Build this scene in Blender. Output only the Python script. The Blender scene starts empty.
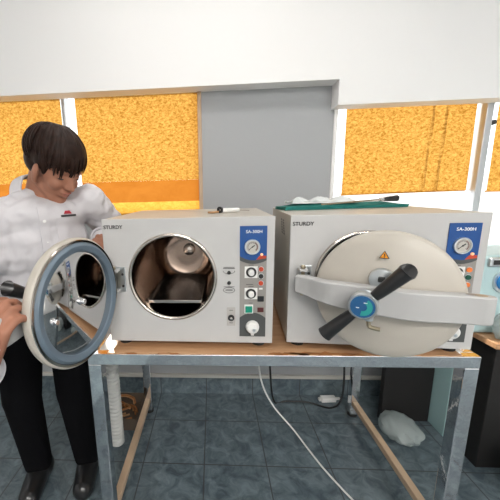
import bpy, bmesh, math, random
from mathutils import Vector, Matrix, Euler
from mathutils.bvhtree import BVHTree
random.seed(7)
PI = math.pi
S = bpy.context.scene
COL = S.collection
V = Vector

# ---------------------------------------------------------------- materials
def mat(name, color, rough=.5, metal=0.0, coat=0.0, spec=.5, bump=0.0, bscale=50.0, trans=0.0, alpha=1.0, emis=None, estr=0.0, vary=0.0, vscale=8.0, ior=1.45):
    m = bpy.data.materials.new(name); m.use_nodes = True
    nt = m.node_tree; b = nt.nodes['Principled BSDF']
    b.inputs['Base Color'].default_value = (*color, 1)
    b.inputs['Roughness'].default_value = rough
    b.inputs['Metallic'].default_value = metal
    b.inputs['Specular IOR Level'].default_value = spec
    b.inputs['Coat Weight'].default_value = coat
    b.inputs['Transmission Weight'].default_value = trans
    b.inputs['Alpha'].default_value = alpha
    b.inputs['IOR'].default_value = ior
    if emis:
        b.inputs['Emission Color'].default_value = (*emis, 1); b.inputs['Emission Strength'].default_value = estr
    tc = None
    if bump > 0 or vary > 0:
        tc = nt.nodes.new('ShaderNodeTexCoord')
    if bump > 0:
        n = nt.nodes.new('ShaderNodeTexNoise'); n.inputs['Scale'].default_value = bscale; n.inputs['Detail'].default_value = 4
        nt.links.new(tc.outputs['Object'], n.inputs['Vector'])
        bp = nt.nodes.new('ShaderNodeBump'); bp.inputs['Strength'].default_value = bump; bp.inputs['Distance'].default_value = .01
        nt.links.new(n.outputs['Fac'], bp.inputs['Height']); nt.links.new(bp.outputs['Normal'], b.inputs['Normal'])
    if vary > 0:
        n = nt.nodes.new('ShaderNodeTexNoise'); n.inputs['Scale'].default_value = vscale; n.inputs['Detail'].default_value = 3
        nt.links.new(tc.outputs['Object'], n.inputs['Vector'])
        r = nt.nodes.new('ShaderNodeValToRGB')
        r.color_ramp.elements[0].position = .3; r.color_ramp.elements[1].position = .7
        r.color_ramp.elements[0].color = (*[c*(1-vary) for c in color], 1)
        r.color_ramp.elements[1].color = (*[min(1, c*(1+vary)) for c in color], 1)
        nt.links.new(n.outputs['Fac'], r.inputs['Fac']); nt.links.new(r.outputs['Color'], b.inputs['Base Color'])
    return m

M = {}
M['enamel'] = mat('enamel_grey_white', (.53, .525, .518), .38, vary=.02)
M['windowtint'] = mat('enamel_window_tint', (.53, .50, .445), .4)  # shell enamel with the yellow window light mixed into its colour
M['doorw'] = mat('enamel_door', (.50, .465, .41), .32, vary=.02)
M['arm'] = mat('enamel_arm', (.47, .468, .465), .35)
M['steel'] = mat('polished_steel', (.62, .57, .52), .12, 1.0)
M['chamber'] = mat('chamber_steel', (.36, .28, .23), .16, 1.0, bump=.05, bscale=14)
M['mirror'] = mat('mirror_steel', (.60, .60, .60), .05, 1.0)
M['chrome'] = mat('chrome', (.72, .73, .75), .06, 1.0, bump=.25, bscale=7)
M['castmetal'] = mat('cast_metal', (.66, .70, .72), .28, 1.0)
M['black'] = mat('black_plastic', (.012, .012, .013), .28, coat=.3)
M['rubber'] = mat('black_rubber', (.02, .02, .02), .7)
M['gasket'] = mat('silicone_gasket', (.13, .175, .22), .45)
M['blue'] = mat('panel_blue', (.012, .075, .27), .35)
M['pgrey'] = mat('panel_grey', (.30, .285, .265), .45)
M['pdark'] = mat('panel_dark_grey', (.075, .08, .08), .45)
M['white'] = mat('white_plastic', (.82, .82, .80), .35)
M['red'] = mat('red_lamp', (.55, .07, .03), .3)
M['orange'] = mat('orange_lamp', (.85, .22, .05), .3)
M['amber'] = mat('amber_light', (.9, .45, .25), .3, emis=(1, .5, .25), estr=.6)
M['green'] = mat('green_button', (.01, .30, .20), .35)
M['dgreen'] = mat('dark_green_button', (.01, .09, .06), .35)
M['gaugeface'] = mat('gauge_face', (.55, .53, .49), .4)
M['ink'] = mat('dark_ink', (.03, .03, .03), .6)
M['inkwhite'] = mat('white_ink', (.85, .87, .9), .6)
M['dialblue'] = mat('dial_blue', (.02, .10, .25), .25, coat=.5)
M['dialgreen'] = mat('dial_green', (.03, .32, .30), .25, coat=.5)
M['yellow'] = mat('warning_orange', (.80, .30, .02), .5)
M['brass'] = mat('tarnished_brass', (.42, .36, .26), .3, 1.0)
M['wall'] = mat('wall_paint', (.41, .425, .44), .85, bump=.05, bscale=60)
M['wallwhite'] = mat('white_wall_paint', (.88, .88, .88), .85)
M['lintel'] = mat('lintel_white_paint', (.93, .93, .93), .7)
M['frame'] = mat('window_frame_white', (.90, .90, .89), .45)
M['alu'] = mat('window_aluminium', (.55, .57, .59), .35, .6)
M['jamb'] = mat('timber_jamb', (.52, .38, .26), .55, vary=.1)
M['teal'] = mat('teal_cloth', (.01, .16, .14), .8, bump=.3, bscale=30)
M['shirt'] = mat('shirt_cotton', (.61, .595, .62), .85, bump=.25, bscale=14)
M['trousers'] = mat('black_trousers', (.004, .004, .005), .95, spec=.1)
M['skin'] = mat('skin', (.36, .165, .105), .5, vary=.06, vscale=18, spec=.35)
M['skin'].node_tree.nodes['Principled BSDF'].inputs['Subsurface Weight'].default_value = .0
M['hair'] = mat('dark_brown_hair', (.020, .009, .006), .5, spec=.22, vary=.4, vscale=40)
M['lip'] = mat('lip', (.42, .15, .11), .45)
M['eye'] = mat('eye_white', (.6, .58, .55), .2)
M['silver'] = mat('silver', (.8, .8, .82), .2, 1.0)
M['cardboard'] = mat('dark_cardboard', (.10, .075, .055), .8)
M['copper'] = mat('copper_wire', (.55, .32, .16), .35, .7)
M['palehose'] = mat('ribbed_hose_grey', (.58, .59, .57), .6)
M['blackbox'] = mat('black_laminate', (.013, .012, .012), .55)
M['tealpanel'] = mat('pale_teal_panel', (.42, .62, .63), .5)
M['unit'] = mat('pale_teal_plastic', (.50, .68, .70), .4)
M['blueknob'] = mat('bright_blue_plastic', (.05, .32, .78), .3)
M['beige'] = mat('plaster_ledge', (.62, .60, .56), .8)
M['facade'] = mat('outside_facade', (.86, .80, .76), .9)
M['ground'] = mat('outside_ground', (.6, .58, .54), .9)
M['glassclear'] = None

def plastic_bag_mat():
    m = bpy.data.materials.new('clear_plastic_film'); m.use_nodes = True
    nt = m.node_tree; nt.nodes.clear()
    o = nt.nodes.new('ShaderNodeOutputMaterial'); mx = nt.nodes.new('ShaderNodeMixShader')
    t = nt.nodes.new('ShaderNodeBsdfTranslucent'); g = nt.nodes.new('ShaderNodeBsdfPrincipled'); tr = nt.nodes.new('ShaderNodeBsdfTransparent')
    t.inputs['Color'].default_value = (.6, .7, .7, 1)
    g.inputs['Base Color'].default_value = (.55, .62, .62, 1); g.inputs['Roughness'].default_value = .25
    a = nt.nodes.new('ShaderNodeMixShader'); a.inputs['Fac'].default_value = .7
    nt.links.new(t.outputs[0], a.inputs[1]); nt.links.new(g.outputs[0], a.inputs[2])
    mx.inputs['Fac'].default_value = .75
    nt.links.new(tr.outputs[0], mx.inputs[1]); nt.links.new(a.outputs[0], mx.inputs[2]); nt.links.new(mx.outputs[0], o.inputs['Surface'])
    return m
M['film'] = plastic_bag_mat()
M['film2'] = mat('milky_plastic_film', (.80, .84, .84), .25, trans=.15, spec=.6)

def blind_mat(name, c1, c2, tf=.6, scale=55):
    m = bpy.data.materials.new(name); m.use_nodes = True
    nt = m.node_tree; nt.nodes.clear()
    o = nt.nodes.new('ShaderNodeOutputMaterial'); mx = nt.nodes.new('ShaderNodeMixShader')
    t = nt.nodes.new('ShaderNodeBsdfTranslucent'); d = nt.nodes.new('ShaderNodeBsdfDiffuse')
    tc = nt.nodes.new('ShaderNodeTexCoord'); mp = nt.nodes.new('ShaderNodeMapping')
    mp.inputs['Scale'].default_value = (1, 1, 1.5)
    n = nt.nodes.new('ShaderNodeTexNoise'); n.inputs['Scale'].default_value = scale; n.inputs['Detail'].default_value = 5; n.inputs['Roughness'].default_value = .7; n.inputs['Distortion'].default_value = .8
    r = nt.nodes.new('ShaderNodeValToRGB'); r.color_ramp.elements[0].position = .38; r.color_ramp.elements[1].position = .62
    r.color_ramp.elements[0].color = (*c1, 1); r.color_ramp.elements[1].color = (*c2, 1)
    nt.links.new(tc.outputs['Object'], mp.inputs['Vector']); nt.links.new(mp.outputs[0], n.inputs['Vector']); nt.links.new(n.outputs['Fac'], r.inputs['Fac'])
    nt.links.new(r.outputs['Color'], t.inputs['Color']); nt.links.new(r.outputs['Color'], d.inputs['Color'])
    mx.inputs['Fac'].default_value = tf
    nt.links.new(d.outputs[0], mx.inputs[1]); nt.links.new(t.outputs[0], mx.inputs[2]); nt.links.new(mx.outputs[0], o.inputs['Surface'])
    return m
M['blind'] = blind_mat('amber_blind_fabric', (.25, .11, .014), (.50, .285, .070))
M['blindband'] = blind_mat('orange_hem_fabric', (.31, .11, .015), (.35, .13, .02), scale=6)
M['blindhem'] = blind_mat('yellow_hem_fabric', (.50, .25, .035), (.62, .36, .07), scale=40)

def tile_mat():
    m = bpy.data.materials.new('dark_blue_marble_tile'); m.use_nodes = True
    nt = m.node_tree; b = nt.nodes['Principled BSDF']; b.inputs['Roughness'].default_value = .3
    tc = nt.nodes.new('ShaderNodeTexCoord')
    n = nt.nodes.new('ShaderNodeTexNoise'); n.inputs['Scale'].default_value = 14; n.inputs['Detail'].default_value = 7; n.inputs['Roughness'].default_value = .65; n.inputs['Distortion'].default_value = 1.0
    r = nt.nodes.new('ShaderNodeValToRGB'); r.color_ramp.elements[0].position = .35; r.color_ramp.elements[1].position = .68
    r.color_ramp.elements[0].color = (.055, .080, .10, 1); r.color_ramp.elements[1].color = (.18, .23, .25, 1)
    br = nt.nodes.new('ShaderNodeTexBrick'); br.offset = 0
    br.inputs['Scale'].default_value = 1; br.inputs['Brick Width'].default_value = .30; br.inputs['Row Height'].default_value = .30
    br.inputs['Mortar Size'].default_value = .003; br.inputs['Mortar Smooth'].default_value = .2
    br.inputs['Mortar'].default_value = (.05, .055, .06, 1)
    nt.links.new(tc.outputs['Object'], n.inputs['Vector']); nt.links.new(tc.outputs['Object'], br.inputs['Vector'])
    nt.links.new(n.outputs['Fac'], r.inputs['Fac']); nt.links.new(r.outputs['Color'], br.inputs['Color1']); nt.links.new(r.outputs['Color'], br.inputs['Color2'])
    nt.links.new(br.outputs['Color'], b.inputs['Base Color'])
    return m
M['tile'] = tile_mat()

def wood_mat():
    m = bpy.data.materials.new('light_beech_board'); m.use_nodes = True
    nt = m.node_tree; b = nt.nodes['Principled BSDF']; b.inputs['Roughness'].default_value = .42
    tc = nt.nodes.new('ShaderNodeTexCoord'); mp = nt.nodes.new('ShaderNodeMapping'); mp.inputs['Scale'].default_value = (2, 30, 30)
    n = nt.nodes.new('ShaderNodeTexNoise'); n.inputs['Scale'].default_value = 2.2; n.inputs['Detail'].default_value = 6
    r = nt.nodes.new('ShaderNodeValToRGB'); r.color_ramp.elements[0].position = .3; r.color_ramp.elements[1].position = .7
    r.color_ramp.elements[0].color = (.44, .235, .115, 1); r.color_ramp.elements[1].color = (.56, .33, .18, 1)
    nt.links.new(tc.outputs['Object'], mp.inputs['Vector']); nt.links.new(mp.outputs[0], n.inputs['Vector']); nt.links.new(n.outputs['Fac'], r.inputs['Fac'])
    nt.links.new(r.outputs['Color'], b.inputs['Base Color'])
    return m
M['wood'] = wood_mat()
M['chip'] = mat('worn_varnish_patch', (.30, .12, .035), .5, vary=.3, vscale=30)

# ---------------------------------------------------------------- object helpers
def tag(o, label=None, cat=None, group=None, kind=None):
    if label: o['label'] = label
    if cat: o['category'] = cat
    if group: o['group'] = group
    if kind: o['kind'] = kind
    return o
def empty(name, loc=(0, 0, 0), rz=0.0):
    o = bpy.data.objects.new(name, None); COL.objects.link(o); o.location = loc; o.rotation_euler = (0, 0, rz); o.empty_display_size = .05
    return o
def ob(name, bm, m, parent=None, smooth=True, bevel=0.0, bseg=2, angle=35, loc=None, rot=None):
    bmesh.ops.recalc_face_normals(bm, faces=bm.faces)
    me = bpy.data.meshes.new(name); bm.to_mesh(me); bm.free()
    o = bpy.data.objects.new(name, me); COL.objects.link(o)
    ms = m if isinstance(m, (list, tuple)) else [m]
    for x in ms: me.materials.append(x)
    if smooth:
        for p in me.polygons: p.use_smooth = True
        me.set_sharp_from_angle(angle=math.radians(angle))
    if bevel > 0:
        md = o.modifiers.new('bevel', 'BEVEL'); md.width = bevel; md.segments = bseg; md.limit_method = 'ANGLE'; md.angle_limit = math.radians(40)
    if parent: o.parent = parent
    if loc: o.location = loc
    if rot: o.rotation_euler = rot
    return o
def NB(): return bmesh.new()
def bx(bm, x0, x1, y0, y1, z0, z1, mi=0, mtx=None):
    vs = [bm.verts.new(V(p)) for p in ((x0,y0,z0),(x1,y0,z0),(x1,y1,z0),(x0,y1,z0),(x0,y0,z1),(x1,y0,z1),(x1,y1,z1),(x0,y1,z1))]
    if mtx:
        for v in vs: v.co = mtx @ v.co
    for f in ((0,3,2,1),(4,5,6,7),(0,1,5,4),(1,2,6,5),(2,3,7,6),(3,0,4,7)):
        fc = bm.faces.new([vs[i] for i in f]); fc.material_index = mi
    return bm
def frame_of(d):
    d = V(d).normalized(); a = V((0, 0, 1)) if abs(d.z) < .9 else V((1, 0, 0))
    x = d.cross(a).normalized(); y = d.cross(x).normalized(); return x, y, d
def cyl(bm, p0, p1, r0, r1=None, n=24, cap=True, mi=0):
    r1 = r0 if r1 is None else r1; p0 = V(p0); p1 = V(p1); x, y, d = frame_of(p1-p0)
    a = [bm.verts.new(p0+r0*(math.cos(2*PI*i/n)*x+math.sin(2*PI*i/n)*y)) for i in range(n)]
    b = [bm.verts.new(p1+r1*(math.cos(2*PI*i/n)*x+math.sin(2*PI*i/n)*y)) for i in range(n)]
    for i in range(n):
        f = bm.faces.new((a[i], a[(i+1) % n], b[(i+1) % n], b[i])); f.material_index = mi
    if cap:
        bm.faces.new(a[::-1]).material_index = mi; bm.faces.new(b).material_index = mi
    return bm
def lathe(bm, prof, origin, axis, n=64, mi=0, closed=False):
    """prof: list of (radius, distance along axis)"""
    o = V(origin); x, y, d = frame_of(axis); rings = []
    for r, h in prof:
        if r < 1e-6: rings.append([bm.verts.new(o+d*h)])
        else: rings.append([bm.verts.new(o+d*h+r*(math.cos(2*PI*i/n)*x+math.sin(2*PI*i/n)*y)) for i in range(n)])
    pr = list(zip(rings, rings[1:]))
    if closed: pr.append((rings[-1], rings[0]))
    for a, b in pr:
        for i in range(n):
            j = (i+1) % n
            if len(a) == 1 and len(b) == 1: continue
            if len(a) == 1: f = bm.faces.new((a[0], b[j], b[i]))
            elif len(b) == 1: f = bm.faces.new((a[i], a[j], b[0]))
            else: f = bm.faces.new((a[i], a[j], b[j], b[i]))
            f.material_index = mi
    return bm
def catmull(pts, k=8):
    pts = [V(p) for p in pts]; out = []
    P = [pts[0]*2-pts[1]]+pts+[pts[-1]*2-pts[-2]]
    for i in range(1, len(P)-2):
        for s in range(k):
            t = s/k; a, b, c, d = P[i-1:i+3]
            out.append(.5*((2*b)+(c-a)*t+(2*a-5*b+4*c-d)*t*t+(3*b-a-3*c+d)*t**3))
    out.append(pts[-1]); return out
def tube(bm, pts, r, n=10, k=8, mi=0, radii=None, flat=1.0):
    ps = catmull(pts, k) if k else [V(p) for p in pts]
    m = len(ps); prev = None; rings = []
    for i, p in enumerate(ps):
        t = (ps[min(i+1, m-1)]-ps[max(i-1, 0)]).normalized()
        if prev is None: x, y, _ = frame_of(t)
        else:
            x = (prev-t*prev.dot(t)).normalized(); y = t.cross(x)
        prev = x
        if radii:
            u = i/(m-1)*(len(radii)-1); q = min(int(u), len(radii)-2); rr = radii[q]+(radii[q+1]-radii[q])*(u-q)
        else: rr = r
        rings.append([bm.verts.new(p+rr*(math.cos(2*PI*j/n)*x+flat*math.sin(2*PI*j/n)*y)) for j in range(n)])
    for a, b in zip(rings, rings[1:]):
        for j in range(n):
            f = bm.faces.new((a[j], a[(j+1) % n], b[(j+1) % n], b[j])); f.material_index = mi
    bm.faces.new(rings[0][::-1]).material_index = mi; bm.faces.new(rings[-1]).material_index = mi
    return bm
def prism(bm, poly, a0, a1, fn, mi=0):
    """poly in 2D, extruded from a0 to a1; fn(u,v,a)->xyz"""
    A = [bm.verts.new(V(fn(u, v, a0))) for u, v in poly]; B = [bm.verts.new(V(fn(u, v, a1))) for u, v in poly]
    n = len(poly)
    for i in range(n):
        f = bm.faces.new((A[i], A[(i+1) % n], B[(i+1) % n], B[i])); f.material_index = mi
    bm.faces.new(A[::-1]).material_index = mi; bm.faces.new(B).material_index = mi
    return bm
def ell(bm, c, r, R=None, u=20, v=12):
    mt = Matrix.Translation(V(c)) @ (R.to_4x4() if R else Matrix()) @ Matrix.Diagonal((*r, 1))
    bmesh.ops.create_uvsphere(bm, u_segments=u, v_segments=v, radius=1, matrix=mt); return bm
def cap(bm, p0, p1, r0, r1=None, n=16):
    r1 = r0 if r1 is None else r1
    cyl(bm, p0, p1, r0, r1, n); ell(bm, p0, (r0,)*3, u=n, v=10); ell(bm, p1, (r1,)*3, u=n, v=10); return bm
def remeshed(name, bm, voxel, m, parent=None, smooth=6, extra=None):
    me = bpy.data.meshes.new('tmp'); bm.to_mesh(me); bm.free()
    o = bpy.data.objects.new('tmp', me); COL.objects.link(o)
    md = o.modifiers.new('r', 'REMESH'); md.mode = 'VOXEL'; md.voxel_size = voxel; md.use_smooth_shade = True
    sm = o.modifiers.new('s', 'SMOOTH'); sm.factor = .5; sm.iterations = smooth
    if extra: extra(o)
    bpy.context.view_layer.update()
    dg = bpy.context.evaluated_depsgraph_get()
    nm = bpy.data.meshes.new_from_object(o.evaluated_get(dg)); nm.name = name
    bpy.data.objects.remove(o)
    r = bpy.data.objects.new(name, nm); COL.objects.link(r); nm.materials.clear(); nm.materials.append(m)
    for p in nm.polygons: p.use_smooth = True
    if parent: r.parent = parent
    return r
def text_obj(name, txt, size, m, parent, loc, rot, ext=.0006, bold=0.0, sx=1.0, align='LEFT'):
    cu = bpy.data.curves.new('txt', 'FONT'); cu.body = txt; cu.size = size; cu.extrude = ext; cu.offset = bold; cu.align_x = align; cu.resolution_u = 3
    o = bpy.data.objects.new('txt', cu); COL.objects.link(o)
    bpy.context.view_layer.update()
    me = bpy.data.meshes.new_from_object(o.evaluated_get(bpy.context.evaluated_depsgraph_get())); me.name = name
    bpy.data.objects.remove(o)
    for v in me.vertices: v.co.x *= sx
    r = bpy.data.objects.new(name, me); COL.objects.link(r); me.materials.clear(); me.materials.append(m)
    r.parent = parent; r.location = loc; r.rotation_euler = rot
    return r

# ---------------------------------------------------------------- the setting
WY = .87; T = .14; ZC = 2.75
X0, X1, YB = -2.4, 3.4, -3.4
def struct(name, bm, m, **k):
    o = ob(name, bm, m, smooth=False, **k); o['kind'] = 'structure'; return o
b = NB(); bx(b, X0-.1, X1+.1, YB-.1, WY+T, -.1, 0); struct('floor', b, M['tile'])
b = NB(); bx(b, X0-.1, X1+.1, YB-.1, WY+T, ZC, ZC+.1); struct('ceiling', b, M['wallwhite'])
W1 = (-1.9, .30, 1.17, 1.93); W2 = (1.02, 2.9, .93, 1.93)
b = NB()
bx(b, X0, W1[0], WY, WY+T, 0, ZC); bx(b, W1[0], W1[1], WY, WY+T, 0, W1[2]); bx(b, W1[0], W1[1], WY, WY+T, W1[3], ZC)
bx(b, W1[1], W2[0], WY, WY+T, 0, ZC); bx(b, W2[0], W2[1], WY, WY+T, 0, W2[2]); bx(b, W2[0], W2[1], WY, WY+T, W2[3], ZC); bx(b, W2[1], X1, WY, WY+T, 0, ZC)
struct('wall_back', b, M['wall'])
b = NB(); bx(b, X0-.1, X0, YB, WY+T, 0, ZC); struct('wall_left', b, M['wallwhite'])
b = NB(); bx(b, X1, X1+.1, YB, WY+T, 0, ZC); struct('wall_right', b, M['wallwhite'])
b = NB(); bx(b, X0, X1, YB-.1, YB, 0, ZC); struct('wall_front', b, M['wallwhite'])
b = NB(); bx(b, X0, X1, WY-.014, WY, 0, .115); struct('baseboard_back', b, M['tile'])
b = NB(); bx(b, X0, X1, WY-.022, WY, .115, .137); struct('trim_1', b, M['beige'], bevel=.004)
# white boxed lintel over the windows
b = NB(); bx(b, X0, 1.0, WY-.10, WY, 1.835, ZC); struct('trim_2', b, M['lintel'])
b = NB(); bx(b, 1.0, X1, WY-.10, WY, 1.715, ZC); struct('trim_3', b, M['lintel'])
# window frames
def rails(bm, x0, x1, z0, z1, y0, y1, w):
    bx(bm, x0, x0+w, y0, y1, z0, z1); bx(bm, x1-w, x1, y0, y1, z0, z1); bx(bm, x0+w, x1-w, y0, y1, z0, z0+w); bx(bm, x0+w, x1-w, y0, y1, z1-w, z1)
b = NB(); rails(b, W1[0], W1[1], W1[2], W1[3], WY+.085, WY+.13, .035)
w1 = struct('window_1', b, M['frame'], bevel=.003)
b = NB(); rails(b, W2[0], W2[1], W2[2], W2[3], WY+.085, WY+.13, .022)
w2 = struct('window_2', b, M['frame'], bevel=.003)
b = NB(); bx(b, -.507, -.487, WY+.03, WY+.09, W1[2], W1[3]); ob('mullion', b, M['alu'], w1, smooth=False, bevel=.003)
b = NB(); bx(b, W1[0], W1[1], WY-.02, WY+.085, W1[2]-.03, W1[2]); ob('sill', b, M['frame'], w1, smooth=False, bevel=.004)
b = NB(); bx(b, W1[1]-.02, W1[1]+.002, WY-.012, WY+.085, W1[2], W1[3]); ob('timber_lining', b, M['jamb'], w1, smooth=False, bevel=.003)
b = NB(); bx(b, W2[0]-.002, W2[0]+.018, WY-.008, WY+.03, W2[2], W2[3]); ob('casing', b, M['frame'], w2, smooth=False, bevel=.003)
b = NB(); bx(b, 1.80, 1.835, WY+.0, WY+.07, W2[2], W2[3]); bx(b, 1.838, 1.85, WY+.02, WY+.07, W2[2], W2[3]); ob('mullion', b, M['alu'], w2, smooth=False, bevel=.003)
b = NB(); lathe(b, [(0, 0), (.012, 0), (.014, .006), (.012, .022), (0, .025)], (1.845, WY+.02, 1.62), (0, -1, 0), 20); ob('window_latch', b, M['black'], w2)
b = NB(); bx(b, W2[0], W2[1], WY-.02, WY+.085, W2[2]-.03, W2[2]); ob('sill', b, M['frame'], w2, smooth=False, bevel=.004)

# roller blinds
def blind(x0, x1, zb, label, band=False, y=None, slant=0.0, creases=None):
    y = WY+.055 if y is None else y
    root = empty('roller_blind', ((x0+x1)/2, y, 1.915)); hw = (x1-x0)/2
    tag(root, label, 'blind', 'amber roller blinds in the windows')
    b = NB(); cyl(b, (-hw, 0, -.02), (hw, 0, -.02), .018); ob('roller', b, M['frame'], root)
    def sheet(z0, z1, yo, th=.0012, nx=40, nz=30, wob=.004, sl=0.0):
        b = NB(); g = []
        for s in (0, 1):
            rows = []
            for j in range(nz+1):
                row = []
                for i in range(nx+1):
                    u = -hw+2*hw*i/nx; v = z0+(z1-z0)*j/nz+(sl*(i/nx) if j == 0 else sl*(i/nx)*(1-j/nz))
                    yy = yo+wob*math.sin(u*9+v*3)*math.cos(v*5)+s*th
                    if creases:
                        for cx in creases: yy -= .010*math.exp(-((u-cx-.03*v)/.006)**2)
                    row.append(b.verts.new((u, yy, v)))
                rows.append(row)
            g.append(rows)
        for s in (0,):
            for j in range(nz):
                for i in range(nx):
                    b.faces.new((g[s][j][i], g[s][j][i+1], g[s][j+1][i+1], g[s][j+1][i]))
        # single woven sheet, the second side only folds back at the hem
        for rows in g[1:]:
            for r in rows:
                for vv in r: b.verts.remove(vv)
        return b
    ob('blind_fabric', sheet(zb-1.915, -.02, 0, nx=90 if creases else 40, sl=slant), M['blind'], root)
    if band:
        ob('hem_band', sheet(zb-1.915-.125, zb-1.915, .002, nz=6, sl=slant), M['blindband'], root)
        ob('hem_strip', sheet(zb-1.915-.205, zb-1.915-.125, .004, nz=4, sl=slant), M['blindhem'], root)
    else:
        b = NB(); cyl(b, (-hw, .004, zb-1.915), (hw, .004, zb-1.915+slant), .004, n=8); ob('hem_bar', b, M['blindhem'], root)
    return root
blind(-1.30, -.520, 1.38, 'amber blind behind the person with the dark hair, at the far left', True)
blind(-.435, .285, 1.375, 'amber blind with a plain orange band above the open autoclave', True)
blind(1.105, 1.79, 1.262, 'wide amber blind with vertical creases above the closed autoclave', creases=(.13, .20), slant=.01)
blind(1.90, 2.5, 1.262, 'narrow strip of amber blind at the far right edge, right of the grey mullion')

# outside
b = NB(); bx(b, -6, 8, WY+T, 9, -.3, -.02); o = struct('ground_outside', b, M['ground'])
fac = empty('building', (2.4, 5.2, 0)); tag(fac, 'pale sunlit building with ribbed shutters outside the right window', 'building')
b = NB(); bx(b, -2.0, 3.2, 0, 1.5, 0, 1.5)
ob('wall', b, M['facade'], fac, smooth=False)
b = NB()
for i in range(16): bx(b, -1.4, 2.6, -.03, 0, .25+i*.075, .25+i*.075+.05)
ob('shutter', b, M['frame'], fac, smooth=False)

# unseen ceiling lamps, added to brighten the autoclave fronts and the lintel
def added_ceiling_lamp(x, y, label, power):
    r = empty('added_ceiling_lamp', (x, y, ZC)); tag(r, label, 'lamp', 'added ceiling light panels')
    b = NB(); bx(b, -.62, .62, -.17, .17, -.05, 0); ob('housing', b, M['frame'], r, smooth=False, bevel=.004)
    dm = bpy.data.materials.get('added_lamp_diffuser') or mat('added_lamp_diffuser', (.9, .9, .9), .6, emis=(1, .97, .93), estr=1.0)
    b = NB(); bx(b, -.58, .58, -.14, .14, -.056, -.05); ob('diffuser', b, dm, r, smooth=False)
    l = bpy.data.lights.new('added_panel_light', 'AREA'); l.shape = 'RECTANGLE'; l.size = 1.16; l.size_y = .28; l.energy = power; l.color = (1, .965, .92)
    lo = bpy.data.objects.new('added_panel_light', l); COL.objects.link(lo); lo.location = (x, y, ZC-.062)
LP = 57
added_ceiling_lamp(.35, -2.8, 'added white ceiling light panel behind the camera, left of the pair', LP)  # unseen pair set far back to light the fronts and under the table
added_ceiling_lamp(1.9, -2.8, 'added white ceiling light panel behind the camera, right of the pair', LP)
added_ceiling_lamp(.3, -.05, 'added white ceiling light panel over the table', LP*.15)  # unseen extra panel, placed near the lintel to whiten it

# ---------------------------------------------------------------- table
ZT = .78
TX0, TX1, TY0, TY1 = -.068, 1.178, -.056, .70
t = empty('work_table', (0, 0, 0)); tag(t, 'chrome framed work table carrying the two white autoclaves', 'table')
b = NB(); bx(b, TX0+.031, TX1-.031, TY0+.031, TY1-.031, ZT-.012, ZT-.003); ob('table_top', b, M['white'], t, smooth=False, bevel=.002); 
R_ = .032
b = NB(); bx(b, TX0, TX1, TY0, TY0+.03, ZT-.010-R_, ZT-.0031); ob('front_rail', b, M['chrome'], t, smooth=False, bevel=.002)
b = NB(); bx(b, TX0, TX1, TY1-.03, TY1, ZT-.010-R_, ZT-.0031); ob('rear_rail', b, M['chrome'], t, smooth=False, bevel=.002)
for x in (TX0, TX1-.03):
    b = NB(); bx(b, x, x+.03, TY0+.03, TY1-.03, ZT-.010-R_, ZT-.0031); ob('side_rail', b, M['chrome'], t, smooth=False, bevel=.002)
for x in (TX0, TX1-.044):
    for y in (TY0, TY1-.044):
        b = NB(); bx(b, x, x+.044, y, y+.044, .015, ZT-.010-R_); lg = ob('leg', b, M['chrome'], t, smooth=False, bevel=.003)
        b = NB(); cyl(b, (x+.022, y+.022, 0), (x+.022, y+.022, .015), .026); ob('foot', b, M['rubber'], lg)
    b = NB(); bx(b, x+.007, x+.037, TY0+.044, TY1-.044, .07, .10); ob('stretcher', b, M['jamb'], t, smooth=False, bevel=.003)
b = NB()
pts = []
xa, xb, ya, yb = .0, 1.125, TY0+.0015, TY1-.03
n = 60
front = [(xa+(xb-xa)*i/n, ya+.002*math.sin(i*1.7)+.002*random.random()) for i in range(n+1)]
poly = front+[(xb, yb), (xa, yb)]
prism(b, poly, ZT-.003, ZT, lambda u, v, a: (u, v, a))
wb = ob('wooden_board', b, M['wood'], smooth=False)
tag(wb, 'thin light wooden board with a chipped front edge, laid on the chrome table', 'board')
def chip(x0, x1, d):
    b = NB(); k = 14; lo = [(x0+(x1-x0)*i/k, ya-.0005+.001) for i in range(k+1)]
    up = [(x0+(x1-x0)*i/k, ya+.002+d*(.35+.65*random.random())*math.sin(PI*min(1, max(.05, i/k)))**.5) for i in range(k, -1, -1)]
    prism(b, lo+up, ZT-.0025, ZT+.0004, lambda u, v, a: (u, v, a)); ob('worn_patch', b, M['chip'], wb, smooth=False)
chip(.53, .66, .016); chip(.60, .83, .024); chip(.17, .24, .005); chip(.06, .10, .006)

# ---------------------------------------------------------------- autoclaves
AW, AH, AD, FG = .548, .418, .54, .02     # width, height, depth, foot gap
OC = (.2235, .245); OR = .146             # opening centre and radius on the front
def plate_with_hole(bm, x0, x1, z0, z1, cx, cz, r, y0, y1, n=96):
    def rect(a):
        c, s = math.cos(a), math.sin(a); t = 1e9
        for lim, comp, cc in ((x1, c, cx), (x0, c, cx), (z1, s, cz), (z0, s, cz)):
            if abs(comp) > 1e-9:
                q = (lim-cc)/comp
                if q > 0: t = min(t, q)
        return cx+c*t, cz+s*t
    angs = sorted([2*PI*i/n for i in range(n)]+[math.atan2(z-cz, x-cx) % (2*PI) for x in (x0, x1) for z in (z0, z1)])
    for y in (y0, y1):
        I = [bm.verts.new((cx+r*math.cos(a), y, cz+r*math.sin(a))) for a in angs]
        O = [bm.verts.new((rect(a)[0], y, rect(a)[1])) for a in angs]
        m = len(angs)
        for i in range(m): bm.faces.new((I[i], I[(i+1) % m], O[(i+1) % m], O[i]))
        if y == y0: I0, O0 = I, O
    for i in range(m):
        j = (i+1) % m
        bm.faces.new((I0[i], I0[j], I[j], I[i])); bm.faces.new((O0[i], O0[j], O[j], O[i]))
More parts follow.
